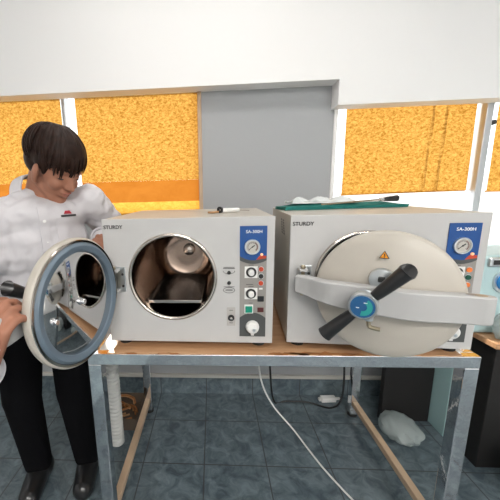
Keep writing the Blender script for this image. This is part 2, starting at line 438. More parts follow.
def disc(name, parent, x, z, r, y0, y1, m, n=24, edge=.0006):
    b = NB(); lathe(b, [(0, 0), (r, 0), (r, (y0-y1)-edge), (r-edge, y0-y1), (0, y0-y1)], (x, y0, z), (0, -1, 0), n); return ob(name, b, m, parent)

def make_autoclave(loc, rz, ang, label, model, L=.19, RD=.175, hubL=.180, handle_rot=0.0, dz=.0, closed=False, hx=.036):
    root = empty('autoclave', loc, rz); tag(root, label, 'autoclave')
    z0, z1 = FG, FG+AH
    # shell
    b = NB(); F = .004
    e = .0025
    bx(b, 0, AW, .012, AD, z0, z0+e); bx(b, 0, AW, .012, AD, z1-e, z1); bx(b, 0, e, .012, AD, z0+e, z1-e); bx(b, AW-e, AW, .012, AD, z0+e, z1-e); bx(b, e, AW-e, AD-e, AD, z0+e, z1-e)
    sh = ob('body_shell', b, [M['windowtint']], root, smooth=False)
    b = NB(); plate_with_hole(b, -.001, AW+.001, z0-.001, z1+.001, OC[0], OC[1], OR-.002, 0, .012)
    fp = ob('front_panel', b, M['enamel'], root, smooth=False, bevel=.002)
    for s in (0, AW-.0016):
        b = NB()
        for r_ in range(2):
            for q in range(6):
                zz = z1-.075+q*.009; yy = .13+r_*.05+q*.006
                bx(b, s-.0006, s+.0022, yy, yy+.026, zz, zz+.004)
        ob('vent_slots', b, M['ink'], sh, smooth=False)
    for x in (.04, AW-.04):
        for y in (.04, AD-.05):
            b = NB(); cyl(b, (x, y, 0), (x, y, z0), .021, .024); ob('rubber_foot', b, M['rubber'], root)
    # chamber
    b = NB()
    d = .44
    prof = [(OR-.012, .006), (OR-.014, d-.03), (OR-.02, d-.01), (.09, d+.006), (.05, d+.008), (0, d+.008)]
    lathe(b, prof, (OC[0], 0, OC[1]), (0, 1, 0), 96)
    ch = ob('chamber', b, M['chamber'], root, angle=50)
    b = NB(); prof = []
    for i in range(13):
        a = PI*i/12; prof.append((OR-.0055+.0065*math.cos(a), .0+.008*math.sin(a)))
    prof += [(OR-.012, -.008), (OR+.001, -.008)]
    lathe(b, prof, (OC[0], 0, OC[1]), (0, -1, 0), 96, closed=True); ob('chamber_rim', b, M['steel'], root, angle=50)
    b = NB(); lathe(b, [(.0, 0), (.026, 0), (.027, -.004), (.022, -.008), (0, -.008)], (OC[0]+.01, d, OC[1]+.015), (0, 1, 0), 40); ob('end_fitting', b, M['steel'], ch, angle=40)
    b = NB(); tube(b, [(OC[0]+.03, d-.01, OC[1]+.08), (OC[0]+.03, .3, OC[1]+.105), (OC[0]+.03, .22, OC[1]+.11)], .005, 8); ob('probe', b, M['brass'], ch)
    # tray across the lower chamber with a turned lip
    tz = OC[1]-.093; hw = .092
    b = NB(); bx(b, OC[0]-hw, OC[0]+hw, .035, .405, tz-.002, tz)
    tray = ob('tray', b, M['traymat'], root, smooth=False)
    b = NB(); bx(b, OC[0]-hw, OC[0]+hw, .032, .035, tz-.006, tz+.004); ob('tray_lip', b, M['steel'], tray, smooth=False, bevel=.001)
    for s in (-1, 1):
        b = NB(); bx(b, OC[0]+s*hw-.001, OC[0]+s*hw+.001, .035, .405, tz, tz+.010); ob('tray_side', b, M['steel'], tray, smooth=False)
    # door hinge bracket on the body
    hy, hz = -.028, .238
    hb = NB(); bx(hb, hx-.004, hx+.030, -.0045, 0, hz-.040, hz+.045)
    hg = ob('hinge_bracket', hb, M['castmetal'], root, smooth=False, bevel=.0015)
    for zz in (hz+.036, hz-.034):
        b = NB(); bx(b, hx-.012, hx+.014, -.036, -.003, zz-.004, zz+.004); ob('hinge_lug', b, M['arm'], hg, smooth=False, bevel=.002)
    b = NB(); cyl(b, (hx, hy, hz-.044), (hx, hy, hz+.046), .0055); lathe(b, [(0, 0), (.008, 0), (.008, .005), (.004, .008), (0, .008)], (hx, hy, hz+.044), (0, 0, 1), 20); ob('hinge_pin', b, M['brass'], hg)
    for zz in (hz+.020, hz-.020):
        b = NB(); lathe(b, [(0, 0), (.0045, 0), (.004, .003), (0, .0035)], (hx+.022, -.0045, zz), (0, -1, 0), 12); ob('screw', b, M['ink'], hg)
    # control panel (blue top, grey middle, dark dome)
    px0, px1, pz0, pz1 = .4415, .5255, .0435, .4105
    cp = NB(); bx(cp, px0, px1, -.0012, .001, pz0, pz1); panel = ob('control_panel', cp, M['pgrey'], root, smooth=False)
    k = 20
    def curved(zc, sag, ztop, m, name, y):
        b = NB(); lo = [(px0+(px1-px0)*i/k, zc+sag*(2*i/k-1)**2) for i in range(k+1)]
        prism(b, lo+[(px1, ztop), (px0, ztop)], -y, -.0005, lambda u, v, a: (u, a, v)); return ob(name, b, m, panel, smooth=False)
    curved(.290, .012, pz1, M['pdark'], 'dark_arc', .0018)
    curved(.302, .014, pz1, M['blue'], 'blue_field', .0024)
    b = NB(); up = [(px1-(px1-px0)*i/k, .127-.018*(2*i/k-1)**2) for i in range(k+1)]
    prism(b, [(px0, pz0), (px1, pz0)]+up, -.0022, -.0005, lambda u, v, a: (u, a, v)); ob('dark_dome', b, M['pdark'], panel, smooth=False)
    text_obj('model_lettering', model, .0132, M['inkwhite'], panel, (px0+.044, -.0028, .3885), (PI/2, 0, 0), align='CENTER', bold=.00015, sx=1.05)
    # pressure gauge
    gx, gz = .4800, .345
    b = NB(); lathe(b, [(0, 0), (.0245, 0), (.0245, .008), (.0235, .010), (.0205, .010), (.0195, .006), (0, .006)], (gx, 0, gz), (0, -1, 0), 48); gg = ob('pressure_gauge', b, M['castmetal'], panel)
    disc('gauge_face', gg, gx, gz, .0195, -.0055, -.0066, M['gaugeface'], 40)
    b = NB()
    for i in range(28):
        a = math.radians(225-270*i/27); q = .0125 if i % 3 else .0115
        c, s = math.cos(a), math.sin(a); cyl(b, (gx+q*c, -.0069, gz+q*s), (gx+.0165*c, -.0069, gz+.0165*s), .0005, n=4)
    ob('gauge_scale', b, M['ink'], gg)
    b = NB()
    for i in range(24):
        a0 = math.radians(-45+i*5.0)
    prism(b, [(gx+.0172*math.cos(math.radians(a)), gz+.0172*math.sin(math.radians(a))) for a in range(-45, 61, 7)]+[(gx+.0145*math.cos(math.radians(a)), gz+.0145*math.sin(math.radians(a))) for a in range(60, -46, -7)], -.0069, -.0066, lambda u, v, a: (u, a, v))
    ob('gauge_red_zone', b, M['panelbrown'], gg, smooth=False)
    b = NB(); a = math.radians(38); c, s = math.cos(a), math.sin(a)
    prism(b, [(gx+.009*c-.0016*s, gz+.009*s+.0016*c), (gx+.009*c+.0016*s, gz+.009*s-.0016*c), (gx-.0145*c+.0005*s, gz-.0145*s-.0005*c), (gx-.0145*c-.0005*s, gz-.0145*s+.0005*c)], -.008, -.007, lambda u, v, a: (u, a, v))
    ob('needle', b, M['ink'], gg, smooth=False)
    disc('glass_ring', gg, gx, gz, .0022, -.006, -.009, M['ink'], 12)
    # warning light with dark red base
    b = NB(); k2 = [(.4925, .3035), (.5235, .3085), (.5235, .3165), (.503, .3165)]
    prism(b, k2, -.0030, -.0010, lambda u, v, a: (u, a, v)); ob('red_strip', b, M['red'], panel, smooth=False)
    disc('indicator_light', panel, .5095, .3205, .0042, -.002, -.0065, M['amber'], 16)
    # two rotary selector knobs on white plates
    for zz in (.263, .192):
        b = NB(); bx(b, .4775-.0205, .4775+.0205, -.0028, -.001, zz-.019, zz+.019); pl = ob('dial_plate', b, M['white'], panel, smooth=False, bevel=.001)
        b = NB(); lathe(b, [(.010, .0028), (.0165, .0028), (.0165, .004), (.010, .004)], (.4775, 0, zz), (0, -1, 0), 36, closed=True); ob('dial_ring', b, M['ink'], pl)
        b = NB(); lathe(b, [(0, .0028), (.0098, .0028), (.0090, .016), (.0075, .018), (0, .018)], (.4775, 0, zz), (0, -1, 0), 28); ob('knob', b, M['white'], pl)
        b = NB(); bx(b, .4775-.008, .4775+.008, -.0018, -.001, zz+.0225, zz+.0240); ob('dial_caption', b, M['ink'], pl, smooth=False)
    for zz, m, nm in ((.273, 'red', 'red_light'), (.250, 'ink', 'black_button'), (.227, 'red', 'red_light')):
        if closed:
            m = {'red_light': 'orange', 'black_button': 'dgreen'}[nm]; nm = {'red_light': 'orange_light', 'black_button': 'green_light'}[nm]
        disc(nm, panel, .5085, zz, .0075, -.001, -.006, M[m], 24)
        b = NB(); lathe(b, [(.0076, .0012), (.009, .0012), (.009, .003), (.0076, .003)], (.5085, 0, zz), (0, -1, 0), 24, closed=True); ob('light_bezel', b, M['castmetal'], panel)
    b = NB(); bx(b, .503, .514, -.003, -.001, .206, .211); ob('small_label', b, M['white'], panel, smooth=False)
    b = NB(); bx(b, .4985, .5185, -.006, -.001, .166, .184); ob('rocker_switch', b, M['black'], panel, smooth=False, bevel=.001)
    b = NB(); bx(b, .4985, .5185, -.006, -.001, .130, .1455); ob('rocker_switch', b, M['darkred'], panel, smooth=False, bevel=.001)
    b = NB(); bx(b, .457, .485, -.0035, -.001, .1245, .1545); pl = ob('button_plate', b, M['white'], panel, smooth=False, bevel=.001)
    b = NB(); bx(b, .460, .482, -.008, -.003, .1285, .1500); ob('green_button', b, M['green'], pl, smooth=False, bevel=.001)
    for x_, z_, w_ in ((.471, .159, .012), (.462, .222, .022)):
        b = NB(); bx(b, x_, x_+w_, -.0018, -.001, z_, z_+.0014); ob('caption_mark', b, M['ink'], panel, smooth=False)
    # big white drain knob
    b = NB(); lathe(b, [(0, .002), (.0215, .002), (.022, .006), (.020, .016), (.016, .020), (0, .021)], (.483, 0, .079), (0, -1, 0), 40)
    bx(b, .478, .488, -.012, -.003, .051, .064); kn = ob('drain_knob', b, M['white'], panel, bevel=.001)
    disc('knob_hub', kn, .4865, .0745, .005, -.020, -.024, M['castmetal'], 16)
    # latch holes with caption marks, and a small lock plate
    for zz in (.262, .228):
        b = NB(); lathe(b, [(0, 0), (.0055, 0), (.006, .004), (.004, .006), (0, .006)], (.4075, 0, zz), (0, -1, 0), 20); ob('test_terminal', b, M['ink'], root)
    b = NB()
    def arcs(cx, cz, r, a0, a1, th=.0007):
        tube(b, [(cx+r*math.cos(math.radians(a0+(a1-a0)*i/6)), -.0006, cz+r*.55*math.sin(math.radians(a0+(a1-a0)*i/6))) for i in range(7)], th, 5, 3)
    arcs(.4075, .268, .019, 180, 360); bx(b, .389, .426, -.0008, .0, .2745, .2765); bx(b, .390, .425, -.0008, .0, .2785, .2800); ob('terminal_caption', b, M['ink'], root, smooth=False)
    b = NB(); arcs(.4075, .204, .019, 180, 360); arcs(.4075, .202, .019, 0, 180); bx(b, .390, .425, -.0008, 0, .2135, .2150); bx(b, .396, .419, -.0008, 0, .202, .2045); ob('terminal_caption', b, M['ink'], root, smooth=False)
    b = NB(); bx(b, .400, .428, -.0022, 0, .080, .145); sp = ob('valve_plate', b, M['plategrey'], root, smooth=False, bevel=.001)
    b = NB(); lathe(b, [(.006, .002), (.0105, .002), (.0105, .007), (.006, .007)], (.414, 0, .109), (0, -1, 0), 28, closed=True); ob('valve_ring', b, M['ink'], sp)
    b = NB(); lathe(b, [(0, .002), (.006, .002), (.005, .013), (0, .014)], (.414, 0, .109), (0, -1, 0), 20); ob('valve_pin', b, M['steel'], sp)
    for zz in (.134, .090):
        b = NB(); bx(b, .408, .420, -.0026, -.002, zz, zz+.0015); ob('plate_mark', b, M['ink'], sp, smooth=False)
    text_obj('brand_lettering', 'STURDY', .0165, M['ink'], root, (.0045, -.0008, z1-.030), (PI/2, 0, 0), bold=.0003, sx=1.02)
    # ------------- door : local frame u along door from hinge, n outwards (outer face), built closed then swung
    C0 = (L-0, 0, hz+dz)
    # door shell (outer face convex to -y)
    b = NB(); y_in = .012
    prof = [(RD-.012, -y_in), (RD-.004, -y_in), (RD, -y_in+.004), (RD, .006), (RD-.002, .011), (RD-.008, .015), (RD-.03, .022), (RD-.07, .033), (.07, .041), (.04, .044), (0, .045)]
    lathe(b, prof, C0, (0, -1, 0), 128); 
    dr = ob('door', b, M['doorw'], root, angle=50, loc=(hx, hy, 0), rot=(0, 0, -ang))
    b = NB(); lathe(b, [(RD-.014, -y_in+.001), (RD-.011, -y_in-.003), (RD-.006, -y_in-.003), (RD-.0045, -y_in+.001)], C0, (0, -1, 0), 128); ob('door_lip', b, M['steel'], dr)
    b = NB(); prof = [(RD-.037, -y_in+.003), (RD-.036, -y_in-.006), (RD-.032, -y_in-.008), (RD-.02, -y_in-.009), (RD-.014, -y_in-.004), (RD-.012, -y_in+.003)]
    lathe(b, prof, C0, (0, -1, 0), 128); ob('gasket', b, M['gasket'], dr)
    b = NB(); lathe(b, [(RD-.034, -y_in), (RD-.036, -y_in-.001), (.001, -y_in-.001), (0, -y_in-.001)], C0, (0, -1, 0), 128); ip = ob('inner_plate', b, M['mirror'], dr)
    for dx, dzz in ((.022, .004), (.126, -.014)):
        b = NB(); lathe(b, [(0, 0), (.0105, 0), (.0105, .004), (.0075, .005), (.0075, .012), (.006, .014), (0, .014)], (C0[0]+dx-.02, y_in, C0[2]+dzz), (0, 1, 0), 6*4); ob('bolt', b, M['silver'], ip)
    # arm: band bowed outwards with a slotted end
    b = NB()
    def band(u): 
        s = min(1, max(0, (u-.0)/.10)); s2 = min(1, max(0, (.42-u)/.16)); q = (s*s*(3-2*s))*(s2*s2*(3-2*s2))
        return -.012-.036*q
    N_ = 44; U = [-.012+.446*i/N_ for i in range(N_+1)]
    rings = []
    for u in U:
        s = min(1, max(0, u/.12)); hgt_t = .026+.004*s; hgt_b = .026+.016*min(1, max(0, u/.16))-.006*min(1, max(0, (u-.3)/.14))
        yb = band(u); th = .034
        if u < .004: th *= .75
        e1 = .022
        if u > .434-e1: 
            q = (u-(.434-e1))/e1; th *= math.sqrt(max(.05, 1-q*q))
        ytop = yb-(.034)/2
        rings.append([b.verts.new((u, ytop+th/2, hz-hgt_b)), b.verts.new((u, ytop+th/2, hz+hgt_t)), b.verts.new((u, ytop-th/2, hz+hgt_t)), b.verts.new((u, ytop-th/2, hz-hgt_b))])
    for a_, c_ in zip(rings, rings[1:]):
        for i in range(4): b.faces.new((a_[i], a_[(i+1) % 4], c_[(i+1) % 4], c_[i]))
    b.faces.new(rings[0][::-1]); b.faces.new(rings[-1])
    arm = ob('locking_arm', b, M['arm'], dr, bevel=.004, angle=40)
    b = NB(); n_ = 24
    prism(b, [(.398+.020*math.cos(2*PI*i/n_), band(.398)-.017+.0085*math.sin(2*PI*i/n_)) for i in range(n_)], hz+.0294, hz+.0306, lambda u, v, a: (u, v, a)); ob('arm_slot', b, M['brass'], arm)
    # hub, handle, dial
    HB = V((hubL, band(hubL)-.030, hz-.006))
    b = NB(); lathe(b, [(0, -.01), (.036, -.01), (.036, 0), (.026, .006), (.022, .022), (.024, .028), (.0335, .030), (.0335, .052), (.031, .056), (0, .056)], HB, (0, -1, 0), 48); hub = ob('hub', b, M['castmetal'], dr, angle=40)
    b = NB(); lathe(b, [(0, .056), (.0275, .056), (.0275, .0575), (0, .0580)], HB, (0, -1, 0), 40); dl = ob('dial', b, M['dialblue'], hub)
    b = NB(); yd = HB.y-.0585
    prism(b, [(HB.x+.022*math.cos(math.radians(a)), HB.z+.022*math.sin(math.radians(a))) for a in range(-100, 61, 8)]+[(HB.x+.010*math.cos(math.radians(a)), HB.z+.010*math.sin(math.radians(a))) for a in range(60, -101, -8)], yd, yd+.0012, lambda u, v, a: (u, a, v)); ob('dial_arc', b, M['dialgreen'], dl, smooth=False)
    b = NB(); bx(b, HB.x-.014, HB.x-.007, yd-.0002, yd+.001, HB.z-.004, HB.z-.002); ob('dial_mark', b, M['inkwhite'], dl, smooth=False); b = NB(); bx(b, HB.x+.002, HB.x+.010, yd-.0002, yd+.001, HB.z+.010, HB.z+.012); ob('dial_mark', b, M['inkwhite'], dl, smooth=False)
    for s, a, ln in ((1, math.radians(44)+handle_rot, .124), (-1, math.radians(44)+handle_rot, .130)):
        dvec = V((math.cos(a)*s, 0, math.sin(a)*s)); hc = HB+V((0, -.040, 0))
        b = NB(); tube(b, [hc+dvec*.026, hc+dvec*.045, hc+dvec*.08, hc+dvec*.12, hc+dvec*ln], .014, 16, 6, radii=[.011, .014, .0165, .019, .0205]); hd = ob('handle_grip', b, M['black'], hub, angle=50)
        b = NB(); cyl(b, hc+dvec*.012, hc+dvec*.034, .013, n=20); ob('handle_collar', b, M['castmetal'], hub)
        b = NB(); cyl(b, hc+dvec*(ln-.001), hc+dvec*(ln+.002), .0165, n=20); ob('grip_end', b, M['gripend'], hd)
    # bracket and drain elbow under the hub
    b = NB(); lathe(b, [(0, 0), (.030, 0), (.028, .012), (.012, .016), (0, .016)], (C0[0]-.005, -.044, hz+.046), (0, -1, 0), 30); rb = ob('relief_valve', b, M['castmetal'], dr)
    b = NB(); bx(b, C0[0]-.012, C0[0]+.004, -.072, -.056, hz+.044, hz+.056); ob('valve_cap', b, M['ink'], rb, smooth=False, bevel=.002)
    b = NB(); yy = HB.y-.03; tube(b, [(HB.x+.014, yy, HB.z-.028), (HB.x+.014, yy, HB.z-.050), (HB.x+.018, yy, HB.z-.058), (HB.x+.030, yy, HB.z-.060), (HB.x+.040, yy, HB.z-.060)], .0055, 10, 5); ob('drain_elbow', b, M['brass'], hub)
    b = NB(); cyl(b, (HB.x+.012, yy, HB.z-.022), (HB.x+.012, yy, HB.z-.040), .012, n=20); ob('elbow_boss', b, M['castmetal'], hub)
    # warning triangle on the outer face
    tx, tz2 = C0[0]-.004, hz+.107
    tri = [(tx+.0135*math.cos(math.radians(a)), tz2+.0135*math.sin(math.radians(a))) for a in (90, 210, 330)]
    b = NB(); prism(b, tri, -.044, -.0398, lambda u, v, a: (u, a, v)); wt = ob('warning_triangle', b, M['ink'], dr, smooth=False)
    b = NB(); prism(b, [(tx+(p[0]-tx)*.78, tz2+(p[1]-tz2)*.78) for p in tri], -.0444, -.044, lambda u, v, a: (u, a, v)); ob('warning_field', b, M['yellow'], wt, smooth=False)
    b = NB(); bx(b, tx-.001, tx+.001, -.0447, -.0444, tz2-.001, tz2+.006); bx(b, tx-.001, tx+.001, -.0447, -.0444, tz2-.004, tz2-.002); ob('warning_mark', b, M['ink'], wt, smooth=False)
    return root
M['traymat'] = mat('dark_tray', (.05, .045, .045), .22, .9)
M['panelbrown'] = mat('gauge_zone', (.22, .10, .08), .5)
M['darkred'] = mat('dark_red_switch', (.09, .02, .02), .35)
M['plategrey'] = mat('plate_grey', (.46, .44, .42), .45)
M['gripend'] = mat('grip_end_grey', (.22, .22, .23), .35)
M['panel'] = M['pgrey']
A1 = (0, 0, ZT); A1R = -.0282; A2 = (.5987, -.0074, ZT); A2R = -.0802
make_autoclave(A1, A1R, math.radians(104), 'white autoclave with its round door swung open beside the person', 'SA-300H', L=.178, dz=-.006, handle_rot=math.radians(-14))
A2o = make_autoclave(A2, A2R, math.radians(26), 'white autoclave with its domed door almost shut under a black cross handle', 'SA-300H', L=.215, dz=-.008, closed=True, handle_rot=math.radians(5))

M['redthread'] = mat('red_thread', (.45, .03, .05), .8)
# ---------------------------------------------------------------- things lying on the autoclaves
zt2 = ZT+FG+AH+.0012
def pen(loc, rz):
    r = empty('temperature_probe', loc, rz); tag(r, 'small white and black probe lying on top of the open autoclave', 'tool')
    b = NB(); tube(b, [(-.015, 0, .009), (.0, 0, .009), (.055, 0, .009), (.06, 0, .009)], .008, 14, 4, radii=[.0085, .009, .008, .005]); ob('barrel', b, M['white'], r)
    b = NB(); cyl(b, (.06, 0, .008), (.11, 0, .004), .0016, n=8); ob('tip', b, M['steel'], r)
    b = NB(); lathe(b, [(.005, -.004), (.012, -.004), (.012, .004), (.005, .004)], (-.024, 0, .0125), (1, .3, 0), 24, closed=True); ob('ring', b, M['black'], r)
    b = NB(); tube(b, [(-.03, 0, .006), (-.05, .01, .004), (-.06, .025, .004)], .004, 8); ob('cap', b, M['copper'], r)
pen((.405, .19, zt2), .55)
def cloth(name, x0, x1, y0, y1, th, m, label, cat, loc, rz, waves=.004, skew=0.0, nx=40, ny=14):
    b = NB(); rows = []
    for s in (0, 1):
        R_ = []
        for j in range(ny+1):
            r = []
            for i in range(nx+1):
                u, v = i/nx, j/ny
                x = x0+(x1-x0)*u+.006*math.sin(v*7+s); y = y0+(y1-y0)*v+skew*u+.004*math.sin(u*19)
                edge = min(1, 6*min(u, 1-u))*min(1, 4*min(v, 1-v))
                z = (th*(.55+.45*edge)+waves*(math.sin(u*23+v*5)*.5+.5)*(math.cos(v*9+u*4)*.5+.5)) if s else 0
                r.append(b.verts.new((x, y, z)))
            R_.append(r)
        rows.append(R_)
    for s in (0, 1):
        for j in range(ny):
            for i in range(nx): b.faces.new((rows[s][j][i], rows[s][j][i+1], rows[s][j+1][i+1], rows[s][j+1][i]))
    for i in range(nx):
        for j in (0, ny): b.faces.new((rows[0][j][i], rows[0][j][i+1], rows[1][j][i+1], rows[1][j][i]))
    for j in range(ny):
        for i in (0, nx): b.faces.new((rows[0][j][i], rows[0][j+1][i], rows[1][j+1][i], rows[1][j][i]))
    o = ob(name, b, m, loc=loc, rot=(0, 0, rz)); tag(o, label, cat); return o
cloth('folded_cloth', 0, .50, 0, .16, .019, M['teal'], 'folded teal cloth lying along the top of the autoclave with the cross handle', 'cloth', (.635, .25, zt2), .06, skew=.04)
cloth('plastic_bag', 0, .26, 0, .12, .006, M['film2'], 'clear plastic bag lying on the folded teal cloth', 'bag', (.67, .29, zt2+.0235), .05, waves=.020)
r = empty('torch', (.86, .29, zt2+.018), .33); tag(r, 'thin steel rod tool with a black conical grip on the teal cloth', 'tool')
r.location = (.85, .20, zt2+.028); r.rotation_euler = (0, -.03, .42)
b = NB(); cyl(b, (-.12, 0, .0), (.16, 0, .0), .003, n=10); ob('shaft', b, M['brass'], r)
b = NB(); lathe(b, [(0, 0), (.006, 0), (.0065, .012), (.005, .022), (0, .022)], (.155, 0, 0), (1, 0, 0), 16); ob('ferrule', b, M['silver'], r)
b = NB(); tube(b, [(.175, 0, 0), (.20, 0, 0), (.245, 0, 0)], .008, 14, 5, radii=[.006, .0095, .012]); ob('grip', b, M['black'], r)
#PEOPLE#
# ---------------------------------------------------------------- the person
pe = empty('person', (-.34, .17, 0)); tag(pe, 'dark-haired person in a white shirt leaning over the open autoclave door', 'person')
PO = V((-.34, .17, 0))
def setp(o):
    o.parent = pe; o.location = -PO; return o
SHR, SHL = V((-.410, -.005, 1.240)), V((-.135, .225, 1.270))
ELR, WRR = V((-.40, -.24, .865)), V((-.146, -.400, .920))
ELL, WRL = V((-.062, .44, 1.115)), V((-.066, .165, 1.135))
PEL = V((-.36, .22, .86)); HPR, HPL = V((-.455, .19, .82)), V((-.262, .235, .82))
KNR, KNL = V((-.465, .15, .46)), V((-.255, .20, .46)); ANR, ANL = V((-.47, .20, .09)), V((-.255, .25, .09))
NB_ = V((-.292, .165, 1.305)); HC = V((-.197, .126, 1.402))
Fh = V((.80, -.40, -.54)).normalized(); Lh = V((0, 0, 1)).cross(Fh).normalized(); Uh = Fh.cross(Lh)
# roll a little so the crown leans to the camera
Rh = Matrix((Fh, Lh, Uh)).transposed()
HS = .98
def H(x, y, z): return HC+Rh @ (V((x, y, z))*HS)
def ellh(b, c, r, rot=None, u=20, v=12): ell(b, H(*c), [q*HS for q in r], Rh @ (rot or Matrix.Identity(3)), u, v)
def body_bm(inf=0.0, parts=('torso', 'arms', 'legs')):
    b = NB()
    if 'torso' in parts:
        ax = (SHL-SHR).normalized(); ch = (SHR+SHL)/2
        Rt = Matrix((ax, V((-ax.y, ax.x, 0)), V((0, 0, 1)))).transposed()
        for c, r in ((ch+V((0, .01, -.04)), (.165, .088, .075)), (ch+V((-.005, .01, -.13)), (.160, .102, .13)), (ch+V((-.015, .02, -.25)), (.145, .100, .13)), (PEL+V((0, 0, .06)), (.150, .105, .12)), (PEL+V((0, 0, -.02)), (.160, .112, .10))):
            ell(b, c, [q+inf for q in r], Rt, 28, 16)
        cap(b, SHR.lerp(SHL, .1)+V((0, 0, -.012)), NB_+V((0, 0, -.03)), .052+inf, .048+inf); cap(b, SHL+V((0, 0, -.012)), NB_+V((0, 0, -.03)), .050+inf, .048+inf)
    if 'arms' in parts:
        for s, e, w in ((SHR, ELR, WRR), (SHL, ELL, WRL)):
            cap(b, s, e, .054+inf, .042+inf); cap(b, e, w, .040+inf, .027+inf*.9)
    if 'legs' in parts:
        for h, k, a in ((HPR, KNR, ANR), (HPL, KNL, ANL)):
            cap(b, h, k, .082+inf, .056+inf); cap(b, k, a, .054+inf, .036+inf)
    return b
def finger(b, p, dirs, lens, r0, r1):
    p = V(p); n = len(lens)
    for i, (d, l) in enumerate(zip(dirs, lens)):
        q = p+V(d).normalized()*l; ra = r0+(r1-r0)*i/n; rb = r0+(r1-r0)*(i+1)/n
        cap(b, p, q, ra, rb, 12); p = q
    return p
def hand(b, w, d, back, side, curl, sc=1.0, thumb=None):
    """w wrist, d palm direction, back = back-of-hand normal, side = direction towards the thumb"""
    d = V(d).normalized(); side = (V(side)-d*V(side).dot(d)).normalized(); back = V(back); back = (back-d*back.dot(d)-side*back.dot(side)).normalized()
    tips = []
    for i, (off, L_, ps) in enumerate(((.030, .074, .088), (.010, .082, .092), (-.010, .076, .088), (-.029, .060, .080))):
        base = w+d*.012*sc+side*off*.55*sc; kn = w+(d*ps+side*off)*sc+back*(.004-abs(off)*.12)*sc
        cap(b, base, kn, .0135*sc, .0108*sc, 12)
        fl = [L_*.46*sc, L_*.30*sc, L_*.24*sc]; c = curl[i] if isinstance(curl[i], (list, tuple)) else [curl[i]]*3
        ang = 0; dirs = []
        for q in c:
            ang += q; dirs.append(d*math.cos(ang)-back*math.sin(ang)+side*(off*1.3))
        tips.append(finger(b, kn, dirs, fl, .0092*sc, .0070*sc))
    th = w+d*.022*sc+side*.024*sc-back*.006*sc
    dirs = thumb or [d*.75+side*.75-back*.25, d*.9+side*.35-back*.35, d*.95+side*.1-back*.3]
    finger(b, th, dirs, [.044*sc, .032*sc, .026*sc], .0125*sc, .0085*sc)
    ell(b, w+d*.035*sc+side*.012*sc-back*.008*sc, (.022*sc, .022*sc, .014*sc)); ell(b, w+d*.05*sc-back*.002*sc, (.030*sc, .030*sc, .016*sc))
    return tips
bm_ = body_bm(0.0)
# head
ellh(bm_, (-.012, 0, .030), (.098, .076, .088)); ellh(bm_, (.030, 0, -.010), (.064, .064, .075)); ellh(bm_, (.034, 0, -.052), (.052, .054, .056)); ellh(bm_, (.040, 0, -.086), (.040, .043, .028)); ellh(bm_, (.066, 0, -.098), (.021, .024, .018))
for s in (-1, 1):
    cap(bm_, H(-.005, s*.050, -.055), H(.055, s*.022, -.098), .020, .016, 14)          # jaw line
    ellh(bm_, (.062, s*.034, -.034), (.026, .024, .024))                                # cheek
    ellh(bm_, (.083, s*.026, .018), (.014, .024, .009))                                  # brow
    ellh(bm_, (.077, s*.031, -.003), (.012, .016, .009))                                 # eyelid
    Re = Matrix.Rotation(s*.35, 3, 'Z')
    ellh(bm_, (.014, s*.083, -.022), (.022, .010, .034), Re); ellh(bm_, (.018, s*.079, -.048), (.011, .008, .012))
cap(bm_, H(.086, 0, .008), H(.108, 0, -.030), .0085, .0105, 14); ellh(bm_, (.108, 0, -.034), (.0125, .012, .010))
for s in (-1, 1): ellh(bm_, (.099, s*.012, -.037), (.010, .0075, .0075))
ellh(bm_, (.085, 0, -.058), (.014, .026, .0075)); ellh(bm_, (.082, 0, -.072), (.013, .022, .0080)); ellh(bm_, (.074, 0, -.064), (.014, .028, .016))
cap(bm_, H(-.035, 0, -.035), NB_+V((0, .01, -.03)), .056, .060, 24); cap(bm_, H(.0, 0, -.055), NB_+V((.02, -.01, -.03)), .045, .052, 20)
# his right hand on the free edge of the door, his left hand at the hinge side
tipsR = hand(bm_, WRR+V((.008, -.004, .02)), (.32, .04, .95), (-.30, -.95, 0), (-1, .25, .1), [(.75, .9, .5), (.8, .9, .5), (.75, .9, .5), (.7, .9, .5)], 1.15, thumb=[V((-.55, .35, .8)), V((-.1, .6, .75)), V((.2, .7, .6))])
tipsL = hand(bm_, WRL+V((.002, -.02, -.002)), (.12, -.93, -.32), (.25, -.3, .9), (-1, -.1, .1), [(.2, .3, .3), (.25, .35, .3), (.3, .35, .3), (.3, .4, .3)], .95)
for a in (ANR, ANL): cap(bm_, a+V((0, .02, -.040)), a+V((.03, -.11, -.055)), .030, .024)
body = setp(remeshed('body', bm_, .0042, M['skin'], None, 4))
# ears: dark hollow reads from geometry; lips, brows, eyes as parts
def hobj(name, b, m, par=None, **k):
    o = ob(name, b, m, None, **k); setp(o); return o
b = NB(); ellh(b, (.0875, 0, -.0585), (.0125, .022, .0045)); ellh(b, (.0845, 0, -.0705), (.0115, .0185, .0052)); o = remeshed('lips', b, .0016, M['lip'], None, 2); setp(o)
for s in (-1, 1):
    b = NB(); ellh(b, (.0815, s*.0315, -.0075), (.0085, .0125, .0035)); hobj('eye', b, M['ink'])
    b = NB(); tube(b, [H(.094, s*.012, .020), H(.093, s*.026, .027), H(.080, s*.045, .023)], .0032, 8, 5, radii=[.0028, .0036, .0018]); hobj('eyebrow', b, M['hair'])
